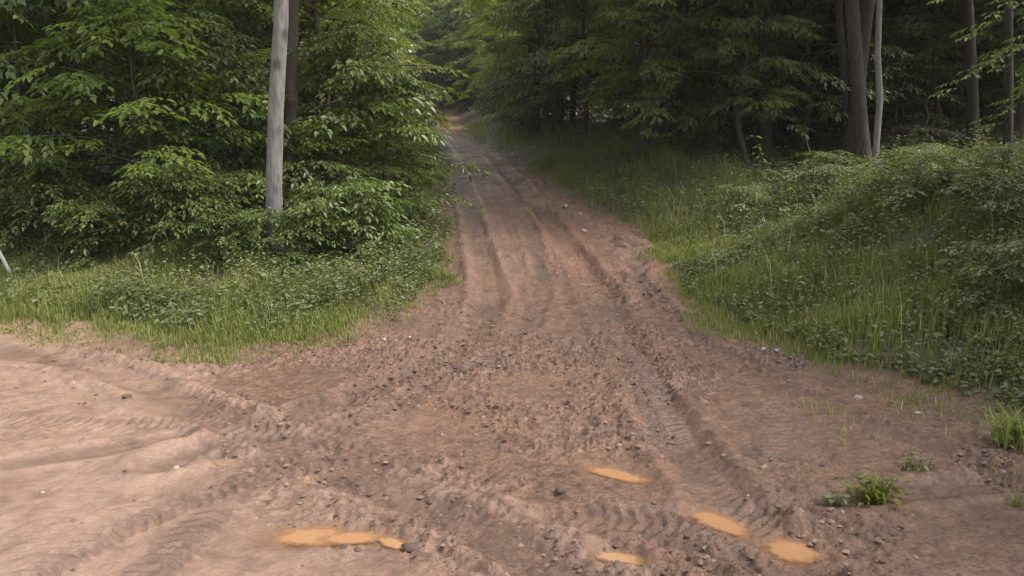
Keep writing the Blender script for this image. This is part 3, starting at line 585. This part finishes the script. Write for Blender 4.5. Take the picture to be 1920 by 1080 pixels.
# bushes on the right bank mound
MB_ = [(6.4, 8.6), (7.2, 9.8), (5.8, 9.4), (6.2, 7.2), (7.6, 11.2), (6.6, 10.6), (5.4, 10.9), (5.1, 7.9), (8.3, 12.3), (6.3, 12.6), (4.9, 12.8), (7.2, 14), (3.9, 13.6), (5.6, 14.4)]
for k, (x, y) in enumerate(MB_):
    plant(BUSH[k % 3], 'mound_bush', x, y, rz=rl.uniform(0, 6.28), s=rl.uniform(.62, .95), sz=rl.uniform(.45, .7), label='low spreading bush on the leafy mound right of the junction', cat='bush', group='low bushes on the right mound', leafm=WEED)

# ------------------------------------------------------------------ single things
# fallen log
a = np.array(ray(1668, 236, 19.5)); b = np.array(ray(1846, 262, 18)); 
a[2] = max(gz(a[0], a[1]) + .15, a[2] - .1); b[2] = max(gz(b[0], b[1]) + .15, min(b[2], gz(b[0], b[1]) + .3)); print('log', a, b, gz(a[0], a[1]), gz(b[0], b[1]))
t = np.linspace(0, 1, 12)[:, None]; pts = (b - a) * t + np.array([0, 0, 1]) * .06 * np.sin(t * 5)
v1, f1 = tube(pts, np.linspace(.09, .15, 12), 10)
v2, f2 = tube([pts[4], pts[4] + [.05, -.1, .3], pts[4] + [-.1, -.2, .7]], [.035, .028, .01], 6)
V, Fc = joinq([(v1, f1), (v2, f2)])
tag(link('fallen_log', mesh('fallen_log', V, [Fc, np.arange(10)[None, ::-1], np.arange(110, 120)[None]], BDARK, smooth=True), loc=a), 'dark fallen log lying in the right woods between two trunks', 'log')
# dry pale stalk and yellow green seedlings
def seedling(px0, py0, px1, py1, D, nl, label, mat):
    a = np.array(ray(px0, py0, D)); b = np.array(ray(px1, py1, D)); z0 = gz(b[0], D); top = a - [b[0], D, z0]
    pts = np.array([(0, 0, -.05), top * .5 + [.04, 0, 0], top]); e = bpy.data.objects.new('seedling', None); C.objects.link(e); e.location = (b[0], D, z0); tag(e, label, 'seedling')
    v, f = tube(pts, [.012, .009, .004], 6); link('stem', mesh('stem', v, f, BPALE if nl == 0 else BGREY, smooth=True), e)
    if nl:
        rr = np.random.default_rng(int(px0)); t = rr.uniform(.3, 1, nl); P = np.stack([np.interp(t, [0, .5, 1], pts[:, i]) for i in range(3)], -1); an = rr.uniform(0, 6.28, nl)
        D_ = np.stack([np.cos(an), np.sin(an), rr.uniform(-.5, .2, nl)], -1); P = P + D_ * rr.uniform(0, .1, nl)[:, None]; L = .1 * rr.uniform(.7, 1.2, nl)
        link('foliage', mesh('foliage', leaves(P, D_, np.tile([0, 0, 1.], (nl, 1)) + rr.normal(0, .3, (nl, 3)), L, L * .55).reshape(-1, 3), leaf_faces(nl), mat, attrs=dict(v=np.repeat(rr.uniform(.6, 1, nl), 6))), e)
seedling(1416, 255, 1450, 330, 14.5, 22, 'yellow green seedling in the shade left of the thickest trunk', LEAFY)
seedling(1458, 300, 1480, 375, 13.5, 22, 'smaller yellow green seedling lower down beside the dry pale stalk', LEAFY)
seedling(1508, 250, 1536, 330, 14.8, 0, 'dry pale leafless stalk leaning between the seedlings and thickest trunk', LEAFY)
# white stake at the left edge
x, y = -6.72, 10.6; z = gz(x, y)
wm, n_, p_ = newmat('weathered_white_wood'); no = N(n_, 'ShaderNodeTexNoise', Scale=30); n_.links.new(ramp(n_, no.outputs['Fac'], [(.35, (.20, .20, .19)), (.65, (.33, .33, .31))]).outputs[0], p_.inputs['Base Color']); p_.inputs['Roughness'].default_value = .8
v, f = tube([(.05, 0, -.15), (0, 0, .12), (-.13, .02, .42), (-.135, .02, .43)], [.026, .026, .024, .012], 8)
tag(link('stake', mesh('stake', v, f, wm), loc=(x, y, z)), 'short leaning white stake in the grass at the left edge', 'stake')
# stones, clods and litter
def rock(name, x, y, s, mat, label, cat, group=None, flat=.6, seed=0, dz_=0):
    rr = np.random.default_rng(seed); th = np.linspace(0, 2 * math.pi, 12, endpoint=False); rings = []
    for k, ph in enumerate(np.linspace(-1.2, 1.4, 6)):
        q = 1 + rr.normal(0, .13, 12); rings.append(np.stack([s * math.cos(ph) * np.cos(th) * q, s * math.cos(ph) * np.sin(th) * q * .75, s * flat * math.sin(ph) * np.ones(12) * (1 + rr.normal(0, .06))], -1))
    V = np.concatenate(rings); i = (np.arange(5)[:, None] * 12); j = np.arange(12); jj = (j + 1) % 12
    Fq = np.stack([i + j, i + jj, i + 12 + jj, i + 12 + j], -1).reshape(-1, 4)
    o = link(name, mesh(name, V, [Fq, np.arange(12)[None, ::-1], (np.arange(12) + 60)[None]], mat), loc=(x, y, float(gmicro(np.array([x]), np.array([y]))[0]) + s * flat * .2 + dz_)); o.rotation_euler = (0, 0, rr.uniform(0, 6))
    return tag(o, label, cat, group)
sm, n_, p_ = newmat('pale_stone'); no = N(n_, 'ShaderNodeTexNoise', Scale=60); n_.links.new(ramp(n_, no.outputs['Fac'], [(.3, (.19, .15, .12)), (.65, (.40, .34, .285))]).outputs[0], p_.inputs['Base Color']); p_.inputs['Roughness'].default_value = .7
cm, n_, p_ = newmat('dark_clod'); no = N(n_, 'ShaderNodeTexNoise', Scale=40, Detail=6); n_.links.new(ramp(n_, no.outputs['Fac'], [(.3, (.05, .034, .026)), (.65, (.12, .08, .06))]).outputs[0], p_.inputs['Base Color']); p_.inputs['Roughness'].default_value = .9
for k, (x, y, s, lb) in enumerate([(-2.30, 5.14, .030, 'white quartz stone in the mud at left, upper of two touching'), (-2.25, 5.07, .034, 'white quartz stone in the mud at left, lower of two touching'), (-2.95, 4.72, .016, 'small pale stone on the smooth road at lower left'), (-1.38, 8.42, .035, 'pale stone on the mud near the tip of the left verge'), (-1.12, 8.5, .028, 'smaller pale stone just right of the one near the left verge'), (2.59, 8.0, .05, 'pale stone at the corner where the right verge meets the mud'), (2.70, 7.95, .035, 'pale stone right beside the one at the right verge corner'), (2.15, 6.67, .036, 'flat pale stone in the mud below the right verge corner'), (2.97, 6.6, .045, 'pale stone touching the grass at the lower right verge'), (3.28, 6.2, .03, 'pale stone below the weeds at the lower right verge'), (1.72, 4.55, .018, 'tiny white stone left of the weed clump in the mud'), (1.95, 4.42, .016, 'tiny pale stone between the right puddle and the weed clump'), (1.12, 16.8, .07, 'pale stone on the eroded right side of the track, farthest up'), (1.35, 15.9, .06, 'pale stone on the eroded right side of the track, second farthest up'), (1.3, 14.5, .065, 'pale stone on the eroded right side of the track, nearest to the junction')]):
    rock('stone', x, y, s, sm, lb, 'stone', seed=k)
for k, (x, y, s, lb) in enumerate([(-.55, 4.04, .055, 'dark rounded mud clod beside the small puddle at bottom'), (.31, 4.74, .045, 'dark mud clod near the middle of the junction'), (-3.3, 6.6, .04, 'dark clod on the road left of the diagonal rut'), (-2.5, 6.5, .04, 'dark clod on the edge of the diagonal rut'), (-2.55, 4.98, .018, 'small dark clod on the smooth road at lower left')]):
    rock('clod', x, y, s, cm, lb, 'mud clod', seed=40 + k, flat=.55)
# crumbs of mud, uncountable
n = 34000; x, y = scatter(r, n, -5.5, 5, 3.4, 11); z, sd, rt = ground(x, y, True)
k = (sd < 0) & inview(x, y) & (r.random(n) < np.clip((fbm(x * .9, y * .9, 12, 3) - .38) * 5, .06, 1) * (1 - .93 * sstep(-1, -2.2, x + (y - 5) * .5 ))); x, y = x[k], y[k]; m = len(x)
s = .006 + .020 * r.random(m) ** 3; th = np.arange(5) * 2 * math.pi / 5
q = r.uniform(.6, 1.3, (m, 5)); a0 = r.uniform(0, 6.28, m)[:, None]
rg = np.stack([s[:, None] * q * np.cos(th + a0), s[:, None] * q * np.sin(th + a0), 0 * q], -1); tp = np.stack([0 * x, 0 * x, s * r.uniform(.5, .9, m)], -1)[:, None]
V = np.concatenate([rg, tp], 1) + np.stack([x, y, gmicro(x, y) - s * .1], -1)[:, None]; b = np.arange(m)[:, None] * 6
crm, n_, p_ = newmat('mud_crumb'); at_ = N(n_, 'ShaderNodeAttribute', attribute_name='v'); n_.links.new(ramp(n_, at_.outputs['Fac'], [(0, (.075, .044, .031)), (.8, (.16, .095, .068)), (.95, (.22, .145, .11))]).outputs[0], p_.inputs['Base Color']); p_.inputs['Roughness'].default_value = .85
tag(link('mud_crumbs', mesh('mud_crumbs', V.reshape(-1, 3), np.concatenate([b + [i, (i + 1) % 5, 5] for i in range(5)]), crm, attrs=dict(v=np.repeat(r.random(m), 6)))), 'loose crumbs of churned mud scattered over the junction', 'mud crumbs', kind='stuff')
# weed clumps in the mud
def clump(x, y, nb, h, wd, label, mat, seed, nl=0, name='weed_clump'):
    rr = np.random.default_rng(seed); e = bpy.data.objects.new(name, None); C.objects.link(e); e.location = (x, y, float(gmicro(np.array([x]), np.array([y]))[0])); tag(e, label, 'weed')
    px, py = rr.normal(0, h * .25, nb), rr.normal(0, h * .2, nb)
    B = blades(px, py, 0 * px - .01, h * rr.uniform(.5, 1.2, nb), rr, 1.1, wd); link('blades', blade_mesh('blades', B, rr.uniform(.2, .9, nb), mat), e)
    if nl:
        a = rr.uniform(0, 6.28, nl); P = np.stack([rr.normal(0, h * .5, nl), rr.normal(0, h * .4, nl), rr.uniform(.02, h * .9, nl)], -1); L = rr.uniform(.04, .075, nl)
        link('leaves', mesh('leaves', leaves(P, np.stack([np.cos(a), np.sin(a), rr.uniform(-.5, .3, nl)], -1), np.tile([0, 0, 1.], (nl, 1)) + rr.normal(0, .3, (nl, 3)), L, L * .45).reshape(-1, 3), leaf_faces(nl), mat, attrs=dict(v=np.repeat(rr.uniform(.3, 1, nl), 6))), e)
clump(2.24, 4.62, 90, .18, .006, 'bright green weed clump alone in the mud at lower right', LEAFY, 1, 90)
clump(1.98, 4.58, 14, .08, .005, 'small green sprout left of the bright weed clump', WEED, 2, 16)
clump(2.68, 5.08, 22, .13, .005, 'thin green sprout in the mud above the bright weed clump', WEED, 3, 18)
clump(3.62, 5.5, 120, .26, .007, 'arching fern like grass tuft at the right edge', GRASS, 4, 60)
clump(3.05, 4.55, 26, .1, .004, 'short grass tuft in the mud near the lower right corner', GRASS, 6)
# spray of broad leaves reaching in from the upper right
rr = np.random.default_rng(9); D = 10.5
e = bpy.data.objects.new('branching_sapling', None); C.objects.link(e); bx = ray(2010, 200, D); z0 = gz(bx[0], D); e.location = (bx[0], D, z0); tag(e, 'arching sapling branch with light leaves reaching in at the upper right edge', 'sapling')
parts = []; LV = []; 
tr = np.array([(0, 0, -.1), (.02, 0, .8), (-.05, 0, 1.8), (0, .05, 3.2), (.1, .1, 4.2)]); parts.append(tube(tr, [.035, .032, .028, .02, .01], 8))
temps = [spray(rr, .5, .1, 1, .3) for _ in range(4)]
for zb, q in ((1.8, (1800, 165)), (2.6, (1850, 60)), (2.2, (1900, 120)), (1.3, (1880, 230)), (3.0, (1800, -10)), (1.6, (1960, 180))):
    o = np.array([0, 0, zb]); tip = np.array(ray(*q, D - .3)) - [bx[0], D, z0]; tt = np.linspace(0, 1, 6)[:, None]
    p_ = o + (tip - o) * tt + np.array([0, 0, .35]) * np.sin(tt * 3.14); parts.append(tube(p_, np.linspace(.012, .003, 6), 5))
    for k in range(9):
        s = 1 - k * .08; c_ = np.array([np.interp(s, tt[:, 0], p_[:, i]) for i in range(3)]); an = math.atan2(tip[1] - o[1], tip[0] - o[0]) + (0 if k == 0 else rr.choice([-1, 1]) * rr.uniform(.3, 1.1))
        ca, sa = math.cos(an), math.sin(an); LV.append((temps[k % 4].reshape(-1, 3) * rr.uniform(.6, .85)) @ np.array([[ca, -sa, 0], [sa, ca, 0], [0, 0, 1]]).T + c_)
tv, tf = joinq(parts); LV = np.concatenate(LV)
link('stem', mesh('stem', tv, tf, BGREY, smooth=True), e); link('foliage', mesh('foliage', LV, leaf_faces(len(LV) // 6), LEAF, attrs=dict(v=np.repeat(rr.uniform(.4, 1, len(LV) // 6), 6))), e)

# ------------------------------------------------------------------ thin volume added to lift the dark tones, no real mist
hm = bpy.data.materials.new('black_lift'); hm.use_nodes = True; hn = hm.node_tree; hn.nodes.remove(hn.nodes['Principled BSDF'])
pv = hn.nodes.new('ShaderNodeVolumePrincipled'); pv.inputs['Color'].default_value = (.92, .89, .82, 1); pv.inputs['Density'].default_value = .0006
hn.links.new(pv.outputs[0], hn.nodes['Material Output'].inputs['Volume'])
V = [(x, y, z) for x in (-262, 262) for y in (-80, 305) for z in (-1.5, 38)]
tag(link('added_haze', mesh('added_haze', V, np.array([[0, 1, 3, 2], [4, 6, 7, 5], [0, 4, 5, 1], [2, 3, 7, 6], [0, 2, 6, 4], [1, 5, 7, 3]]), hm)), kind='stuff')
